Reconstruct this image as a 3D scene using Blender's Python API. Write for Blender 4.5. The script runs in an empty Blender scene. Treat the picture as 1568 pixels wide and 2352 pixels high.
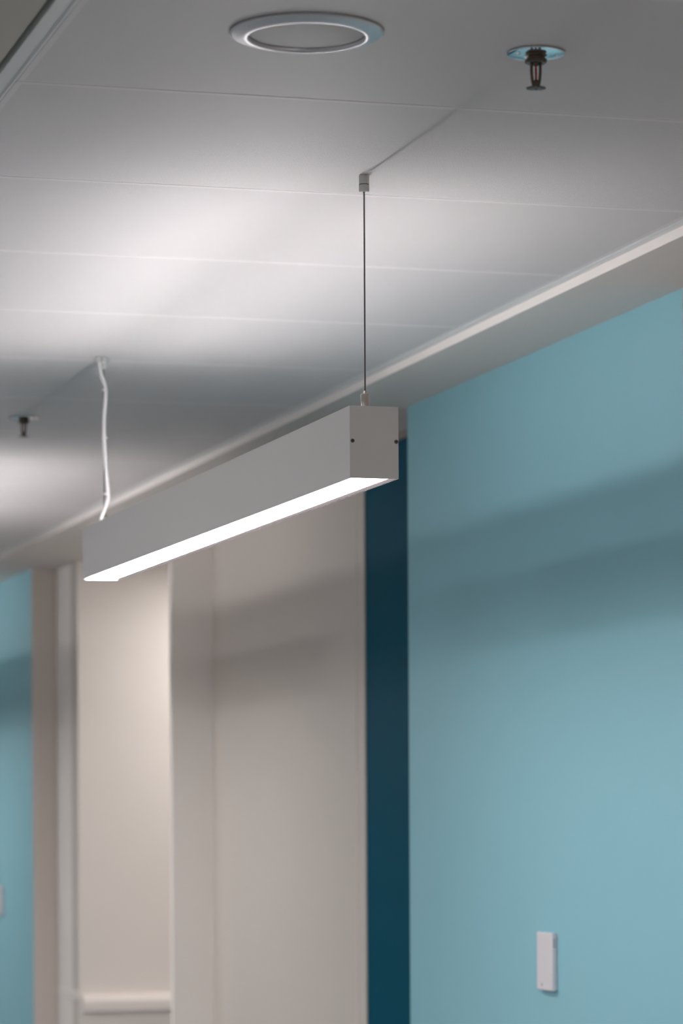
import bpy, bmesh, math
from mathutils import Vector, Matrix

scene = bpy.context.scene
COL = scene.collection

# ---------------------------------------------------------------- camera
CAM_H = 1.60                       # camera height; the axes: X to the right wall, Y down the corridor
F_PX, YAW, ROLL, CY = 7330.5, 0.27843, -0.0050773, 1894.16
cam = bpy.data.objects.new('camera', bpy.data.cameras.new('camera'))
COL.objects.link(cam)
fwd = Vector((math.sin(YAW), math.cos(YAW), 0))
r0 = Vector((math.cos(YAW), -math.sin(YAW), 0)); u0 = Vector((0, 0, 1))
rt = r0*math.cos(ROLL) + u0*math.sin(ROLL); up = u0*math.cos(ROLL) - r0*math.sin(ROLL)
m = Matrix.Identity(4)
for i in range(3):
    m[i][0] = rt[i]; m[i][1] = up[i]; m[i][2] = -fwd[i]
m[2][3] = CAM_H
cam.matrix_world = m
cam.data.sensor_fit = 'VERTICAL'; cam.data.sensor_height = 36; cam.data.sensor_width = 24
cam.data.lens = F_PX*36/2352
cam.data.shift_y = (CY-1176)/2352
cam.data.clip_start = 0.05; cam.data.clip_end = 100
cam.data.dof.use_dof = True
cam.data.dof.focus_distance = 4.69
cam.data.dof.aperture_fstop = 6.6
scene.camera = cam

# ---------------------------------------------------------------- world, exposure, light levels
w = bpy.data.worlds.new('world'); scene.world = w; w.use_nodes = True
w.node_tree.nodes['Background'].inputs[0].default_value = (0.85, 0.93, 1, 1)
w.node_tree.nodes['Background'].inputs[1].default_value = 0.0
scene.view_settings.view_transform = 'Standard'
scene.view_settings.look = 'None'
scene.view_settings.exposure = 0.0
scene.view_settings.gamma = 1.0
scene.view_settings.use_curve_mapping = False
UP_LIGHT = 13.8
DOWN_LIGHT = 32.5
FILL_LIGHT = 34.0      # added unseen fill lights over the open area on the left
NOOK_LIGHT = 54.0

# ---------------------------------------------------------------- materials
def mat(name, color, rough=0.5, metal=0.0, bump=0.0, bscale=300, var=0.0, spec=0.5):
    mm = bpy.data.materials.new(name); mm.use_nodes = True
    nt = mm.node_tree; b = nt.nodes['Principled BSDF']
    b.inputs['Base Color'].default_value = (*color, 1)
    b.inputs['Roughness'].default_value = rough
    b.inputs['Metallic'].default_value = metal
    b.inputs['Specular IOR Level'].default_value = spec
    geo = nt.nodes.new('ShaderNodeNewGeometry')
    n = nt.nodes.new('ShaderNodeTexNoise'); n.inputs['Scale'].default_value = bscale
    n.inputs['Detail'].default_value = 3
    nt.links.new(geo.outputs['Position'], n.inputs['Vector'])
    if var:
        mx = nt.nodes.new('ShaderNodeMix'); mx.data_type = 'RGBA'
        mx.inputs['A'].default_value = (*[c*(1-var) for c in color], 1)
        mx.inputs['B'].default_value = (*[min(1, c*(1+var)) for c in color], 1)
        nt.links.new(n.outputs['Fac'], mx.inputs['Factor'])
        nt.links.new(mx.outputs['Result'], b.inputs['Base Color'])
    if bump:
        bp = nt.nodes.new('ShaderNodeBump'); bp.inputs['Strength'].default_value = bump
        bp.inputs['Distance'].default_value = 0.0005
        nt.links.new(n.outputs['Fac'], bp.inputs['Height'])
        nt.links.new(bp.outputs['Normal'], b.inputs['Normal'])
    return mm

def emit(name, color, strength):
    mm = bpy.data.materials.new(name); mm.use_nodes = True
    nt = mm.node_tree; b = nt.nodes['Principled BSDF']
    b.inputs['Base Color'].default_value = (0.8, 0.8, 0.8, 1)
    b.inputs['Emission Color'].default_value = (*color, 1)
    b.inputs['Emission Strength'].default_value = strength
    return mm

PERF_COLOR = (0.70, 0.675, 0.675)
def perforated(name, color, pitch, radius, rough, margins=None, hole=(0.10, 0.10, 0.105), metal=0.0):
    """sheet metal with a staggered grid of round holes; margins = the unpunched borders of the
    0.6 m ceiling cassettes (x0, x1, y phase, near margin, far margin)"""
    mm = bpy.data.materials.new(name); mm.use_nodes = True
    nt = mm.node_tree; b = nt.nodes['Principled BSDF']; L = nt.links
    b.inputs['Roughness'].default_value = rough; b.inputs['Metallic'].default_value = metal
    b.inputs['Specular IOR Level'].default_value = 0.3
    geo = nt.nodes.new('ShaderNodeNewGeometry')
    sep = nt.nodes.new('ShaderNodeSeparateXYZ'); L.new(geo.outputs['Position'], sep.inputs[0])
    def mth(op, a, bb=None, c=None):
        n = nt.nodes.new('ShaderNodeMath'); n.operation = op
        for i, v in enumerate((a, bb, c)):
            if v is None: continue
            if isinstance(v, (int, float)): n.inputs[i].default_value = v
            else: L.new(v, n.inputs[i])
        return n.outputs[0]
    def grid(ox, oy):
        fx = mth('SUBTRACT', mth('FRACT', mth('ADD', mth('DIVIDE', sep.outputs['X'], pitch), ox)), 0.5)
        fy = mth('SUBTRACT', mth('FRACT', mth('ADD', mth('DIVIDE', sep.outputs['Y'], pitch), oy)), 0.5)
        return mth('SQRT', mth('ADD', mth('MULTIPLY', fx, fx), mth('MULTIPLY', fy, fy)))
    d = mth('MINIMUM', grid(0, 0), grid(0.5, 0.5))
    fac = mth('LESS_THAN', d, radius/pitch)
    if margins:
        x0, x1, ph, mn, mf = margins
        ok = mth('MULTIPLY', mth('GREATER_THAN', sep.outputs['X'], x0), mth('LESS_THAN', sep.outputs['X'], x1))
        t = mth('MULTIPLY', mth('FRACT', mth('DIVIDE', mth('SUBTRACT', sep.outputs['Y'], ph), 0.6)), 0.6)
        ok = mth('MULTIPLY', ok, mth('MULTIPLY', mth('GREATER_THAN', t, mn), mth('LESS_THAN', t, 0.6-mf)))
        fac = mth('MULTIPLY', fac, ok)
    mx = nt.nodes.new('ShaderNodeMix'); mx.data_type = 'RGBA'
    mx.inputs['A'].default_value = (*color, 1); mx.inputs['B'].default_value = (*hole, 1)
    L.new(fac, mx.inputs['Factor']); L.new(mx.outputs['Result'], b.inputs['Base Color'])
    return mm

M = dict(
    panel=perforated('perforated_ceiling_metal', PERF_COLOR, 0.004, 0.0006, 0.59, (0.742, 1.912, 4.069, 0.013, 0.006)),
    grille=perforated('speaker_grille_metal', (0.42, 0.41, 0.42), 0.0024, 0.0007, 0.5, hole=(0.06, 0.06, 0.06)),
    flange=mat('ceiling_trim_paint', (0.66, 0.68, 0.675), 0.4),
    lit_edge=mat('lit_edge_white', (0.93, 0.88, 0.84), 0.5),
    plaster=mat('white_plaster', (0.60, 0.565, 0.535), 0.75, bump=0.15, var=0.02),
    dull=mat('grey_ceiling_plaster', (0.46, 0.445, 0.40), 0.85, bump=0.1),
    blue=mat('light_blue_wall_paint', (0.27, 0.545, 0.63), 0.55, bump=0.2, bscale=180, var=0.015),
    taupe=mat('taupe_reveal_paint', (0.74, 0.66, 0.60), 0.6, bump=0.15),
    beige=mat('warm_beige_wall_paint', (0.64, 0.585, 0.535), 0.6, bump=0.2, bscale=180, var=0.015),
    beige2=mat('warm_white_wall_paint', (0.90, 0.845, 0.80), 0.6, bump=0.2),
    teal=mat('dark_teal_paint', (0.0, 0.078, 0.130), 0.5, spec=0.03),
    header=mat('dark_header_paint', (0.25, 0.22, 0.20), 0.6),
    floor=mat('grey_vinyl_floor', (0.225, 0.25, 0.265), 0.5, var=0.08, bscale=12),
    alu=mat('satin_aluminium_paint', (0.76, 0.735, 0.72), 0.45, bump=0.1, bscale=2500, var=0.03),
    added_baffle=mat('added_baffle_grey', (0.16, 0.16, 0.16), 0.6),
    inner=mat('darkened_lip', (0.024, 0.021, 0.022), 0.7, spec=0.0),
    nickel=mat('brushed_nickel', (0.68, 0.62, 0.56), 0.25, 1.0, bump=0.2, bscale=900),
    cup=mat('satin_grey_metal', (0.62, 0.63, 0.60), 0.45, 0.2, var=0.05, bscale=400),
    steel=mat('dark_steel_wire', (0.16, 0.15, 0.15), 0.4, 0.8),
    dark=mat('dark_groove', (0.03, 0.03, 0.03), 0.7),
    screw=mat('grey_screw_steel', (0.17, 0.17, 0.17), 0.5, 0.5),
    cable=mat('white_cable_sheath', (0.88, 0.86, 0.87), 0.35),
    silver=mat('silver_grey_lacquer', (0.56, 0.56, 0.58), 0.34, 0.7),
    chrome=mat('polished_chrome', (0.85, 0.86, 0.87), 0.07, 1.0),
    bronze=mat('dark_bronze', (0.13, 0.105, 0.085), 0.35, 0.8, var=0.2, bscale=300),
    bulb=mat('red_glass_bulb', (0.30, 0.0, 0.005), 0.1),
    plastic=mat('white_plastic', (0.74, 0.70, 0.73), 0.45),
    slot=mat('vent_slot_grey', (0.18, 0.20, 0.20), 0.7),
    up=emit('upward_diffuser_glow', (1.0, 0.955, 0.965), UP_LIGHT),
    up_edge=emit('added_edge_glow', (1.0, 0.955, 0.965), UP_LIGHT*14.0),
    down=emit('downward_diffuser_glow', (1.0, 0.965, 0.95), DOWN_LIGHT),
    sq=emit('fill_light_glow', (0.98, 0.97, 1.0), FILL_LIGHT),
    nookglow=emit('round_luminaire_glow', (1.0, 0.95, 0.91), NOOK_LIGHT),
)

# ---------------------------------------------------------------- helpers
def obj(name, bm, materials, parent=None, smooth=False, bevel=0.0, seg=2, loc=(0, 0, 0)):
    bmesh.ops.recalc_face_normals(bm, faces=bm.faces[:])
    me = bpy.data.meshes.new(name); bm.to_mesh(me); bm.free()
    if not isinstance(materials, (list, tuple)): materials = [materials]
    for mm in materials: me.materials.append(mm)
    o = bpy.data.objects.new(name, me); COL.objects.link(o)
    o.parent = parent; o.location = loc
    if smooth:
        for p in me.polygons: p.use_smooth = True
        try: me.set_sharp_from_angle(angle=math.radians(35))
        except Exception: pass
    if bevel:
        b = o.modifiers.new('bevel', 'BEVEL'); b.width = bevel; b.segments = seg
        b.limit_method = 'ANGLE'; b.angle_limit = math.radians(40)
    return o

def box(bm, x0, x1, y0, y1, z0, z1, mi=0):
    v = [bm.verts.new((x, y, z)) for x in (x0, x1) for y in (y0, y1) for z in (z0, z1)]
    fs = []
    for q in ((0, 1, 3, 2), (4, 6, 7, 5), (0, 4, 5, 1), (2, 3, 7, 6), (0, 2, 6, 4), (1, 5, 7, 3)):
        f = bm.faces.new([v[i] for i in q]); f.material_index = mi; fs.append(f)
    return fs          # order: -X, +X, -Y, +Y, -Z, +Z

def lathe(bm, prof, c=(0, 0), n=64, mi=0):
    """closed surface of revolution about a vertical axis, prof = [(r, z), ...]"""
    rings = []
    for r, z in prof:
        if r < 1e-6: rings.append([bm.verts.new((c[0], c[1], z))])
        else: rings.append([bm.verts.new((c[0]+r*math.cos(2*math.pi*k/n), c[1]+r*math.sin(2*math.pi*k/n), z)) for k in range(n)])
    for a, b in zip(rings, rings[1:]):
        for k in range(n):
            k2 = (k+1) % n
            vs = [a[0]] if len(a) == 1 else [a[k], a[k2]]
            vs += [b[0]] if len(b) == 1 else [b[k2], b[k]]
            if len(vs) > 2:
                f = bm.faces.new(vs); f.material_index = mi

def tube(bm, pts, r, n=12, mi=0, caps=True):
    pts = [Vector(p) for p in pts]; rings = []
    rr = r if isinstance(r, (list, tuple)) else [r]*len(pts)
    ref = Vector((1, 0, 0))
    for i, p in enumerate(pts):
        t = (pts[min(i+1, len(pts)-1)] - pts[max(i-1, 0)]).normalized()
        a = t.cross(ref)
        if a.length < 0.1: a = t.cross(Vector((0, 1, 0)))
        a.normalize(); b = t.cross(a).normalized()
        rings.append([bm.verts.new(p + (a*math.cos(2*math.pi*k/n) + b*math.sin(2*math.pi*k/n))*rr[i]) for k in range(n)])
    for a, b in zip(rings, rings[1:]):
        for k in range(n):
            f = bm.faces.new((a[k], a[(k+1) % n], b[(k+1) % n], b[k])); f.material_index = mi
    if caps:
        bm.faces.new(rings[0][::-1]).material_index = mi; bm.faces.new(rings[-1]).material_index = mi

def spline(pts, k=10):
    P = [Vector(p) for p in pts]; out = []
    P = [P[0]*2-P[1]] + P + [P[-1]*2-P[-2]]
    for i in range(1, len(P)-2):
        for j in range(k):
            t = j/k; a, b, c, d = P[i-1:i+3]
            out.append(0.5*((2*b) + (c-a)*t + (2*a-5*b+4*c-d)*t*t + (3*b-a-3*c+d)*t**3))
    return out + [P[-2]]

def extrude_y(bm, poly, y0, y1, mi=0):
    a = [bm.verts.new((x, y0, z)) for x, z in poly]; b = [bm.verts.new((x, y1, z)) for x, z in poly]
    n = len(poly)
    for k in range(n):
        bm.faces.new((a[k], a[(k+1) % n], b[(k+1) % n], b[k])).material_index = mi
    bm.faces.new(a[::-1]).material_index = mi; bm.faces.new(b).material_index = mi

def thing(name, label, cat, loc=(0, 0, 0), group=None):
    o = bpy.data.objects.new(name, None); COL.objects.link(o)
    o.empty_display_size = 0.05; o.location = loc
    o['label'] = label; o['category'] = cat
    if group: o['group'] = group
    return o

def struct(name, bm, materials, parent=None, **k):
    o = obj(name, bm, materials, parent, **k)
    if parent is None: o['kind'] = 'structure'
    return o

def copy_tree(o, parent=None):
    c = o.copy(); COL.objects.link(c); c.parent = parent
    for ch in list(o.children): copy_tree(ch, c)
    return c

# ---------------------------------------------------------------- room shell
CEIL = 2.5606            # underside of the metal cassettes
SOFF = CEIL - 0.0126     # plaster soffit along the right wall
LEFTC = CEIL + 0.0005     # plaster ceiling left of the cassettes
PX0, PX1 = 0.731, 1.923
WX, RX = 2.140, 2.265    # face of the blue walls, face of the recessed walls
Y0, Y1 = -2.5, 17.0
LX = -4.0

bm = bmesh.new(); box(bm, LX-.2, 4.2, Y0-.2, Y1+.2, -0.12, 0); struct('floor', bm, M['floor'])

bm = bmesh.new(); box(bm, LX-.2, 4.2, Y0-.2, Y1+.2, CEIL+.12, CEIL+.22); ceiling = struct('ceiling', bm, M['plaster'])
bm = bmesh.new(); box(bm, PX1+.028, 4.0, Y0, Y1, SOFF, CEIL+.12); obj('plaster_soffit', bm, M['plaster'], ceiling, bevel=0.0015)
bm = bmesh.new(); box(bm, LX, 0.696, Y0, Y1, LEFTC, CEIL+.12); obj('plaster_ceiling', bm, M['dull'], ceiling)
k = -11
while 4.069+0.6*k < 15.6:
    ya = 4.069 + 0.6*k
    if ya > -2.4:
        bm = bmesh.new(); box(bm, PX0+.001, PX1-.001, ya+.0008, ya+.6-.0008, CEIL, CEIL+.03)
        obj('ceiling_panel', bm, M['panel'], ceiling, bevel=0.0022, seg=3)
    k += 1
# edge angles that carry the cassettes
FZ = CEIL - 0.0018
bm = bmesh.new()
extrude_y(bm, [(0.706, CEIL+.0005), (0.7275, CEIL+.0005), (0.7275, FZ), (0.7305, FZ), (0.7305, CEIL+.003), (0.7085, CEIL+.003), (0.7085, CEIL+.05), (0.706, CEIL+.05)], Y0, Y1)
struct('trim_1', bm, M['flange'], bevel=0.0005)
FR = CEIL + 0.003
bm = bmesh.new()
extrude_y(bm, [(1.9235, FZ), (1.9265, FZ), (1.9265, FR), (1.9490, FR), (1.9490, CEIL+.05), (1.9465, CEIL+.05), (1.9465, FR+.0025), (1.9235, FR+.0025)], Y0, Y1)
struct('trim_2', bm, M['flange'], bevel=0.0005)
bm = bmesh.new(); box(bm, PX1+.0263, PX1+.0285, Y0, Y1, SOFF-.0002, CEIL+.02); obj('lit_soffit_edge', bm, M['lit_edge'], ceiling, bevel=0.0005)  # plaster edge coloured whiter to stand in for lamplight on it

# blue wall sections: blue on the corridor side, taupe on the reveals
def blue_wall(name, ya, yb):
    bm = bmesh.new(); fs = box(bm, WX, RX+.1, ya, yb, 0, SOFF)
    for f in fs: f.material_index = 1
    fs[0].material_index = 0
    return struct(name, bm, [M['blue'], M['taupe']])
blue_wall('wall_right', 5.271, 6.925)
blue_wall('wall_right', 11.622, 13.3)
# recessed beige wall sections behind and between them
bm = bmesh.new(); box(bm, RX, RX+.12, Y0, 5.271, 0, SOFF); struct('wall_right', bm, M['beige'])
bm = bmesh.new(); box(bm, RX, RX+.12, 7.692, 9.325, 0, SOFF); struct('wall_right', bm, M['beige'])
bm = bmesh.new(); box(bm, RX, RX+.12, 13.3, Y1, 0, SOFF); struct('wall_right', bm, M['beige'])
# pier at the mouth of the side niche
bm = bmesh.new(); box(bm, WX, 3.5, 9.325, 9.355, 0, SOFF); struct('wall_right', bm, M['beige2'])
# the niche: far wall, right wall
NX, NY = 2.234, 11.23
bm = bmesh.new(); box(bm, NX, 3.5, NY, 11.622, 0, SOFF); struct('wall_niche', bm, M['beige2'])
bm = bmesh.new(); box(bm, 3.5, 3.62, 9.325, 11.622, 0, SOFF); struct('wall_niche', bm, M['beige2'])
# corridor ends and left side
bm = bmesh.new(); box(bm, LX, 4.0, Y0-.12, Y0, 0, CEIL+.12); struct('wall_back', bm, M['beige2'])
bm = bmesh.new(); box(bm, LX, 4.0, Y1, Y1+.12, 0, CEIL+.12); struct('wall_far', bm, M['beige2'])
bm = bmesh.new(); box(bm, LX-.12, LX, Y0, Y1, 0, CEIL+.12); struct('wall_left', bm, M['beige2'])

# dark teal door set back behind the blue wall, with its head and jamb
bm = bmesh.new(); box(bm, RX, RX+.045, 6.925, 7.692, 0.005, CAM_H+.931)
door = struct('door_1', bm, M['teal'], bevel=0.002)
bm = bmesh.new(); box(bm, RX-.004, RX+.05, 6.925, 7.692, CAM_H+.931, SOFF)
obj('door_head', bm, M['header'], door)
bm = bmesh.new(); box(bm, RX-.004, RX+.004, 7.692, 7.712, 0, SOFF); struct('trim_3', bm, M['beige'], bevel=0.001)
bm = bmesh.new(); box(bm, RX-.002, RX+.002, 7.775, 7.785, 0, SOFF); struct('trim_4', bm, M['taupe'], bevel=0.001)
# vertical cover strip and groove at the far corner of the niche
bm = bmesh.new(); box(bm, NX-.005, NX+.01, 11.335, 11.618, 0, SOFF); struct('trim_5', bm, M['beige2'], bevel=0.002)
bm = bmesh.new(); box(bm, NX-.002, NX+.01, 11.262, 11.330, 0, SOFF); struct('trim_9', bm, M['beige'], bevel=0.001)
# wall rail in the niche at about waist height, and its return
bm = bmesh.new()
z1 = CAM_H-.602; z0 = CAM_H-.6626
prof = [(NY+.002, z0), (NY-.045, z0), (NY-.045, z1-.024), (NY-.020, z1), (NY+.002, z1)]
a = [bm.verts.new((NX+.004, y, z)) for y, z in prof]; b = [bm.verts.new((3.498, y, z)) for y, z in prof]
for i in range(5): bm.faces.new((a[i], a[(i+1) % 5], b[(i+1) % 5], b[i]))
bm.faces.new(a[::-1]); bm.faces.new(b)
struct('trim_6', bm, M['beige2'], bevel=0.004)
bm = bmesh.new(); box(bm, NX-.008, NX+.002, NY+.005, 11.618, CAM_H-.624, CAM_H-.592); struct('trim_7', bm, M['beige2'], bevel=0.003)
# lower panelling under the rail
bm = bmesh.new(); box(bm, NX+.004, 3.498, NY-.014, NY, 0.0, z0); struct('trim_8', bm, M['beige2'])
# baseboards
bm = bmesh.new(); box(bm, WX-.012, WX, 5.271, 6.925, 0, .1); struct('baseboard_right', bm, M['taupe'], bevel=.002)

# ---------------------------------------------------------------- pendant light
BX0, BX1, BYA, BYB = 1.2967, 1.3713, 4.482, 6.462
BCX = (BX0+BX1)/2; BZ0, BZ1 = CAM_H+.5070, CAM_H+.6130
def make_pendant():
    root = thing('pendant_light', 'long slim grey bar light hanging from the perforated metal ceiling, glowing white underneath',
                 'pendant light', (BCX, BYA, BZ0))
    hw = (BX1-BX0)/2; H = BZ1-BZ0; Ln = BYB-BYA; t = 0.0022; lip = 0.0055; CAP = 0.002
    bm = bmesh.new()
    extrude_y(bm, [(-hw, 0), (-hw+t, 0), (-hw+t, lip+.004), (hw-t, lip+.004), (hw-t, 0), (hw, 0),
                   (hw, H), (hw-t, H), (hw-t, H-.037), (-hw+t, H-.037), (-hw+t, H), (-hw, H)], CAP, Ln-CAP)
    bm.faces.ensure_lookup_table()
    for k in (7, 8, 9): bm.faces[k].material_index = 1            # added dark lining, unseen, cuts the bounce in the open top
    obj('housing', bm, [M['alu'], M['added_baffle']], root, bevel=0.0004)
    # right inner lip, coloured near-black to offset the diffuser's glare
    for s in (1,):
        bm = bmesh.new(); box(bm, hw-t-.0008, hw-t+.0001, CAP+.0002, Ln-CAP-.0002, 0.0003, lip)
        obj('inner_lip', bm, M['inner'], root)
    bm = bmesh.new(); box(bm, -hw+t+.0001, hw-t-.0020, CAP, Ln-CAP, lip-.001, lip+.0039)
    lo = obj('lower_diffuser', bm, M['down'], root); lo['label'] = 'glowing white strip on the underside'
    bm = bmesh.new()      # added side-emitting blade, unseen, shaped to spread the uplight sideways
    extrude_y(bm, [(-.0032, H-.0362), (.0032, H-.0362), (.0032, H-.0025), (-.0032, H-.0025)], .060, Ln-.065)
    ud = obj('upper_diffuser', bm, M['up'], root)
    bm = bmesh.new(); box(bm, -.0015, .0015, .085, Ln-.095, H-.0024, H-.0005); obj('added_bright_edge', bm, M['up_edge'], ud)  # added hot strip, unseen, to lift the ceiling centre and sharpen wire shadows
    nl = 30                                   # added unseen comb louvres beside the blade, cutting uplight past the ends
    for xa, xb in ((-(hw-t-.0002), -.0048), (.0048, hw-t-.0002)):
        poly = [(CAP+.001, H-.0368)]; zt, zb = H-.0008, H-.0362
        for k in range(1, nl):
            y = CAP + (Ln-2*CAP)*k/nl
            poly += [(y-.0005, zb), (y-.0005, zt-.003), (y+.0005, zt-.003), (y+.0005, zb)]
        poly[0:1] = [(CAP+.001, H-.0368), (CAP+.001, zb)]
        poly += [(Ln-CAP-.001, zb), (Ln-CAP-.001, H-.0368)]
        bm = bmesh.new()
        a = [bm.verts.new((xa, y, z)) for y, z in poly]; b = [bm.verts.new((xb, y, z)) for y, z in poly]
        for k in range(len(poly)): bm.faces.new((a[k], a[(k+1) % len(poly)], b[(k+1) % len(poly)], b[k]))
        bm.faces.new(a[::-1]); bm.faces.new(b)
        obj('added_baffle', bm, M['added_baffle'], root)
    for y0, y1, s in ((0, CAP, -1), (Ln-CAP, Ln, 1)):
        bm = bmesh.new(); box(bm, -hw, hw, y0, y1, 0, H)
        cap = obj('end_cap', bm, M['alu'], root, bevel=0.0005)
        for x in (-hw+.0042, hw-.0036):
            bm = bmesh.new()
            c = Vector((x, y0 if s < 0 else y1, 0.0545))
            n = 20
            def ring(r, d): return [bm.verts.new((c.x+r*math.cos(2*math.pi*k/n), c.y+s*d, c.z+r*math.sin(2*math.pi*k/n))) for k in range(n)]
            rs = [ring(.0030, -.0005), ring(.0030, .0006), ring(.0022, .0009), ring(.0015, .0009), ring(.0012, .0004)]
            for a, b in zip(rs, rs[1:]):
                for k in range(n): bm.faces.new((a[k], a[(k+1) % n], b[(k+1) % n], b[k]))
            f = bm.faces.new(rs[-1]); f.material_index = 1
            obj('screw', bm, [M['screw'], M['dark']], cap)
    top = CEIL-BZ0
    # wire suspensions, grippers, ceiling cups: near end
    yn = 0.046; yf = 6.423-BYA; g0 = H
    for y, far in ((yn, False), (yf, True)):
        bm = bmesh.new()
        lathe(bm, [(0, g0-.003), (.0085, g0-.003), (.0085, g0+.0012), (.0070, g0+.0016), (.0070, g0+.0030), (.0062, g0+.0040), (.0070, g0+.0046),
                   (.0070, g0+.0225), (.0064, g0+.0236), (.0027, g0+.0238), (.0027, g0+.0285), (0, g0+.0285)], (0, y), 28)
        for k in range(9):
            a = 2*math.pi*k/9
            lathe(bm, [(0, g0+.0022), (.0011, g0+.0026), (.0013, g0+.0036), (.0009, g0+.0048), (0, g0+.005)], (.0066*math.cos(a), y+.0066*math.sin(a)), 8)
        obj('wire_gripper', bm, M['nickel'], root, smooth=True)['label'] = 'nickel wire gripper'
        ctop = top - (.0245 if not far else .024)
        bm = bmesh.new(); tube(bm, [(0, y, g0+.028), (0, y, ctop+.002)], .00115, 10)
        obj('suspension_wire', bm, M['steel'], root, smooth=True)
        if not far:
            bm = bmesh.new()
            lathe(bm, [(0, top-.0242), (.0022, top-.0242), (.0030, top-.0252), (.0066, top-.0252), (.0077, top-.0238), (.0077, top-.0149), (.0070, top-.0147),
                       (.0070, top-.0140), (.0077, top-.0138), (.0077, top-.0010), (.0072, top-.0008), (.0072, top+.0002), (0, top+.0002)], (0, y), 40)
            cup = obj('ceiling_cup', bm, M['cup'], root, smooth=True)
            bm = bmesh.new(); lathe(bm, [(.0069, top-.0148), (.00745, top-.0147), (.00745, top-.0140), (.0069, top-.0139)], (0, y), 40)
            obj('groove', bm, M['dark'], cup)
        else:
            bm = bmesh.new()
            lathe(bm, [(0, top-.0245), (.0045, top-.0245), (.0055, top-.023), (.0055, top-.013), (.0095, top-.012), (.0108, top-.010),
                       (.0108, top-.0008), (.0100, top-.0004), (.0100, top+.0002), (0, top+.0002)], (0, y), 40)
            obj('ceiling_cup', bm, M['cup'], root, smooth=True)
    # white power cable strapped to the far wire
    zz = lambda z: CAM_H + z - BZ0
    P = [(-.009, yf, top-.010), (-.0055, yf, zz(.925)), (.0035, yf, zz(.898)), (.0030, yf, zz(.870)), (.0002, yf, zz(.830)), (.0005, yf, zz(.790)),
         (.0028, yf, zz(.740)), (.0066, yf, zz(.690)), (.0072, yf, zz(.672)), (.0030, yf, zz(.655)), (-.0060, yf, zz(.632)), (-.0085, yf, H-.001)]
    P = [(x-.0005, y-.004, z) for x, y, z in P]
    bm = bmesh.new(); tube(bm, spline(P), .0036, 14)
    pc = obj('power_cable', bm, M['cable'], root, smooth=True); pc['label'] = 'white power cable strapped to the far wire'
    for x, z in ((.0028, zz(.893)), (.0018, zz(.795)), (.0055, zz(.680))):
        bm = bmesh.new()
        lathe(bm, [(.0040, z-.0016), (.0062, z-.0016), (.0062, z+.0016), (.0040, z+.0016), (.0040, z-.0016)], (x*.55, yf-.0025), 20)
        obj('cable_tie', bm, M['cable'], pc, smooth=True)
    bm = bmesh.new(); lathe(bm, [(0, top-.012), (.0042, top-.012), (.0052, top-.006), (.0052, top+.0001), (0, top+.0001)], (-.013, yf-.006), 20)
    obj('cable_gland', bm, M['cup'], root, smooth=True)
    return root
pend = make_pendant()
for dy, lab in ((3.62, 'next identical bar light further down the corridor, behind the left edge of the photo'),
                (7.24, 'third bar light down the corridor, far behind the left edge of the photo'),
                (-3.62, 'bar light beside the camera, outside the right edge of the photo')):
    c = copy_tree(pend); c.location.y += dy; c['label'] = lab; c['group'] = 'pendant lights along the corridor'
pend['group'] = 'pendant lights along the corridor'

# ---------------------------------------------------------------- ceiling speaker
t = thing('ceiling_speaker', 'round silver-grey flush speaker with perforated grille in the ceiling', 'ceiling speaker', (1.0257, 3.7238, CEIL))
bm = bmesh.new()
prof = [(.0700, -.0045), (.0706, -.0074), (.0718, -.0086), (.0736, -.0090), (.0775, -.0082), (.0840, -.0062), (.0895, -.0046), (.0922, -.0040), (.0935, -.0030), (.0932, -.0018), (.0895, -.0016), (.0895, .0002), (.0700, .0002), (.0700, -.0045)]
lathe(bm, prof, n=128); obj('speaker_ring', bm, M['silver'], t, smooth=True)
bm = bmesh.new(); lathe(bm, [(0, -.0060), (.035, -.0058), (.060, -.0052), (.0700, -.0046), (.0700, .0001), (0, .0001)], n=96)
obj('speaker_grille', bm, M['grille'], t, smooth=True)

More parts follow.
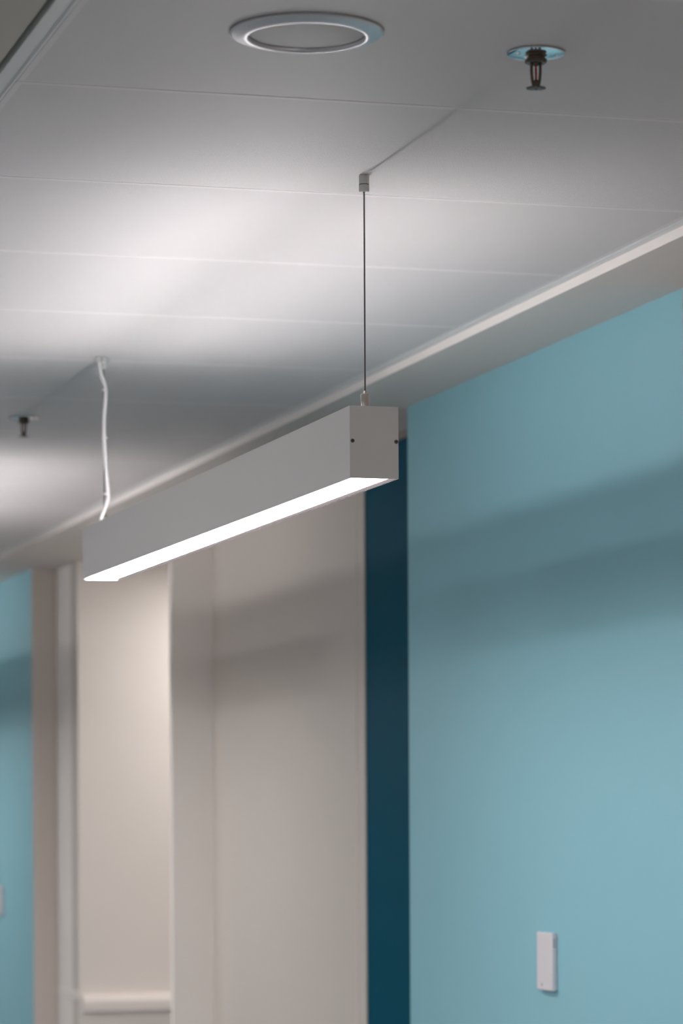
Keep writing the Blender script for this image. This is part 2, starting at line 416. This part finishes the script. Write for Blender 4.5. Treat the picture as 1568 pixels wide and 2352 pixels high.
# ---------------------------------------------------------------- fire sprinklers
def make_sprinkler():
    t = thing('fire_sprinkler', 'dark pendent fire sprinkler with chrome ceiling plate, the larger one at the top right', 'fire sprinkler', (1.3287, 3.751, CEIL), 'fire sprinklers along the ceiling')
    bm = bmesh.new()
    lathe(bm, [(0, -.0030), (.0130, -.0050), (.0165, -.0054), (.0200, -.0052), (.0330, -.0036), (.0354, -.0032), (.0360, -.0024), (.0355, -.0018), (.0320, -.0016), (.0320, .0003), (0, .0003)], n=96)
    obj('ceiling_plate', bm, M['chrome'], t, smooth=True)['label'] = 'polished chrome plate'
    for sx in (-.0245, .0245):
        bm = bmesh.new(); lathe(bm, [(0, -.0070), (.0014, -.0066), (.0022, -.0056), (.0024, -.0036), (0, -.0036)], (sx, -.006), 14)
        obj('rivet', bm, M['chrome'], t, smooth=True)
    bm = bmesh.new()
    # hexagonal wrench boss with a waist
    def hexring(r, z, rot=0.0, n=6): return [bm.verts.new((r*math.cos(rot+2*math.pi*k/n), r*math.sin(rot+2*math.pi*k/n), z)) for k in range(n)]
    n = 24
    rings = []
    for r, z in ((.0118, -.001), (.0134, -.003), (.0134, -.0055), (.0112, -.0070), (.0112, -.0085), (.0134, -.0100), (.0134, -.0135), (.0125, -.0145)):
        rings.append([bm.verts.new((r*math.cos(2*math.pi*k/n)*(1-.05*math.cos(12*math.pi*k/n)), r*math.sin(2*math.pi*k/n)*(1-.05*math.cos(12*math.pi*k/n)), z)) for k in range(n)])
    for a, b in zip(rings, rings[1:]):
        for k in range(n): bm.faces.new((a[k], a[(k+1) % n], b[(k+1) % n], b[k]))
    bm.faces.new(rings[0]); bm.faces.new(rings[-1])
    obj('sprinkler_body', bm, M['bronze'], t)
    # the two frame arms, meeting in the boss above the deflector
    bm = bmesh.new()
    ux, uy = math.cos(YAW), -math.sin(YAW)
    for s in (-1, 1):
        pts = [(s*.0052, -.013), (s*.0055, -.020), (s*.0053, -.028), (s*.0044, -.036), (s*.0030, -.0415), (0, -.0435)]
        P = spline([(p*ux, p*uy, z) for p, z in pts], 5)
        tube(bm, P, .0019, 10)
    lathe(bm, [(0, -.0455), (.0030, -.0455), (.0038, -.0430), (.0040, -.0385), (.0030, -.0360), (.0014, -.0345), (0, -.0345)], n=20)
    lathe(bm, [(0, -.019), (.0020, -.0185), (.0036, -.0155), (.0036, -.0135), (0, -.0135)], n=20)
    obj('frame_arms', bm, M['bronze'], t, smooth=True)
    bm = bmesh.new(); lathe(bm, [(0, -.0355), (.0008, -.0350), (.0013, -.0335), (.0013, -.0205), (.0008, -.0188), (0, -.0184)], n=16)
    obj('glass_bulb', bm, M['bulb'], t, smooth=True)['label'] = 'red glass bulb'
    # toothed deflector disc
    bm = bmesh.new()
    n = 72; z0 = -.0462
    def prof(k): return .0125 if (k % 6) < 4 else .0092
    lo = [bm.verts.new((prof(k)*math.cos(2*math.pi*k/n), prof(k)*math.sin(2*math.pi*k/n), z0+.0004)) for k in range(n)]
    hi = [bm.verts.new((prof(k)*math.cos(2*math.pi*k/n), prof(k)*math.sin(2*math.pi*k/n), z0+.0014)) for k in range(n)]
    mi_lo = [bm.verts.new((.0055*math.cos(2*math.pi*k/n), .0055*math.sin(2*math.pi*k/n), z0-.0004)) for k in range(n)]
    mi_hi = [bm.verts.new((.0055*math.cos(2*math.pi*k/n), .0055*math.sin(2*math.pi*k/n), z0+.0008)) for k in range(n)]
    for k in range(n):
        j = (k+1) % n
        bm.faces.new((lo[k], lo[j], hi[j], hi[k])); bm.faces.new((mi_lo[k], mi_lo[j], lo[j], lo[k])); bm.faces.new((mi_hi[k], hi[k], hi[j], mi_hi[j]))
    bm.faces.new(mi_lo); bm.faces.new(mi_hi)
    lathe(bm, [(0, z0-.0014), (.0022, z0-.0012), (.0026, z0-.0002), (0, z0)], n=16)
    obj('deflector', bm, M['bronze'], t)
    return t
spr = make_sprinkler()
s2 = copy_tree(spr); s2.location = (1.347, 7.407, CEIL)
s2['label'] = 'small blurred dark fire sprinkler on the ceiling at the left, beyond the bar light'

# ---------------------------------------------------------------- wall sensors
def make_sensor():
    t = thing('wall_sensor', 'small white rectangular room sensor at the lower right of the near blue wall', 'wall sensor', (WX, 5.939, CAM_H-.331), 'white sensors on the blue walls')
    T, W, H = .0123, .090, .115
    bm = bmesh.new()
    box(bm, -T, -.0035, 0, W, 0, H)
    body = obj('cover', bm, M['plastic'], t, bevel=0.0022, seg=3)
    bm = bmesh.new(); box(bm, -.0036, 0, .003, W-.003, .003, H-.003); obj('back_plate', bm, M['plastic'], t)
    for k in range(4):
        bm = bmesh.new(); z = H-.013-.0048*k; box(bm, -.0098, -.0045, -.0003, .0012, z-.0009, z+.0009); obj('vent_slot', bm, M['slot'], body)
    bm = bmesh.new()
    n = 16; c = [bm.verts.new((-T-.0002, .060+.004*math.cos(2*math.pi*k/n), .011+.004*math.sin(2*math.pi*k/n))) for k in range(n)]
    d = [bm.verts.new((-T+.001, .060+.004*math.cos(2*math.pi*k/n), .011+.004*math.sin(2*math.pi*k/n))) for k in range(n)]
    for k in range(n): bm.faces.new((c[k], c[(k+1) % n], d[(k+1) % n], d[k]))
    bm.faces.new(c); bm.faces.new(d)
    obj('indicator_dot', bm, mat('indicator_grey', (.45, .42, .44), .5), t)
    return t
sen = make_sensor()
s3 = copy_tree(sen); s3.location = (WX, 12.25, CAM_H-.345)
s3['label'] = 'blurred white sensor on the far blue wall, cut by the left edge'

# ---------------------------------------------------------------- niche light and added fill lights
t = thing('round_ceiling_light', 'round ceiling light inside the side niche beyond the pier', 'ceiling light', (2.95, 10.75, SOFF))
bm = bmesh.new(); lathe(bm, [(0, -.018), (.14, -.018), (.150, -.012), (.150, .0001), (0, .0001)], n=64); obj('light_rim', bm, M['flange'], t, smooth=True)
bm = bmesh.new(); lathe(bm, [(0, -.020), (.13, -.020), (.13, -.0179), (0, -.0179)], n=64); obj('diffuser', bm, M['nookglow'], t)
sq = None
for i, (x, y) in enumerate([(-1.4, -.8), (-1.4, 2.8), (-1.4, 5.8), (-1.4, 8.2), (-1.4, 12.4)]):  # added fill lights, out of view, to brighten the dim faces
    if sq is None:
        sq = thing('square_fill_light', '', 'ceiling light', (x, y, LEFTC), 'added fill lights over the open area left of the corridor')
        bm = bmesh.new(); box(bm, -.31, .31, -.31, .31, -.012, 0); obj('light_frame', bm, M['flange'], sq, bevel=.002)
        bm = bmesh.new(); box(bm, -.29, .29, -.29, .29, -.014, -.0115); obj('diffuser', bm, M['sq'], sq)
        c = sq
    else:
        c = copy_tree(sq); c.location = (x, y, LEFTC)
    c['label'] = 'added square fill light over the open area to the left, unseen'
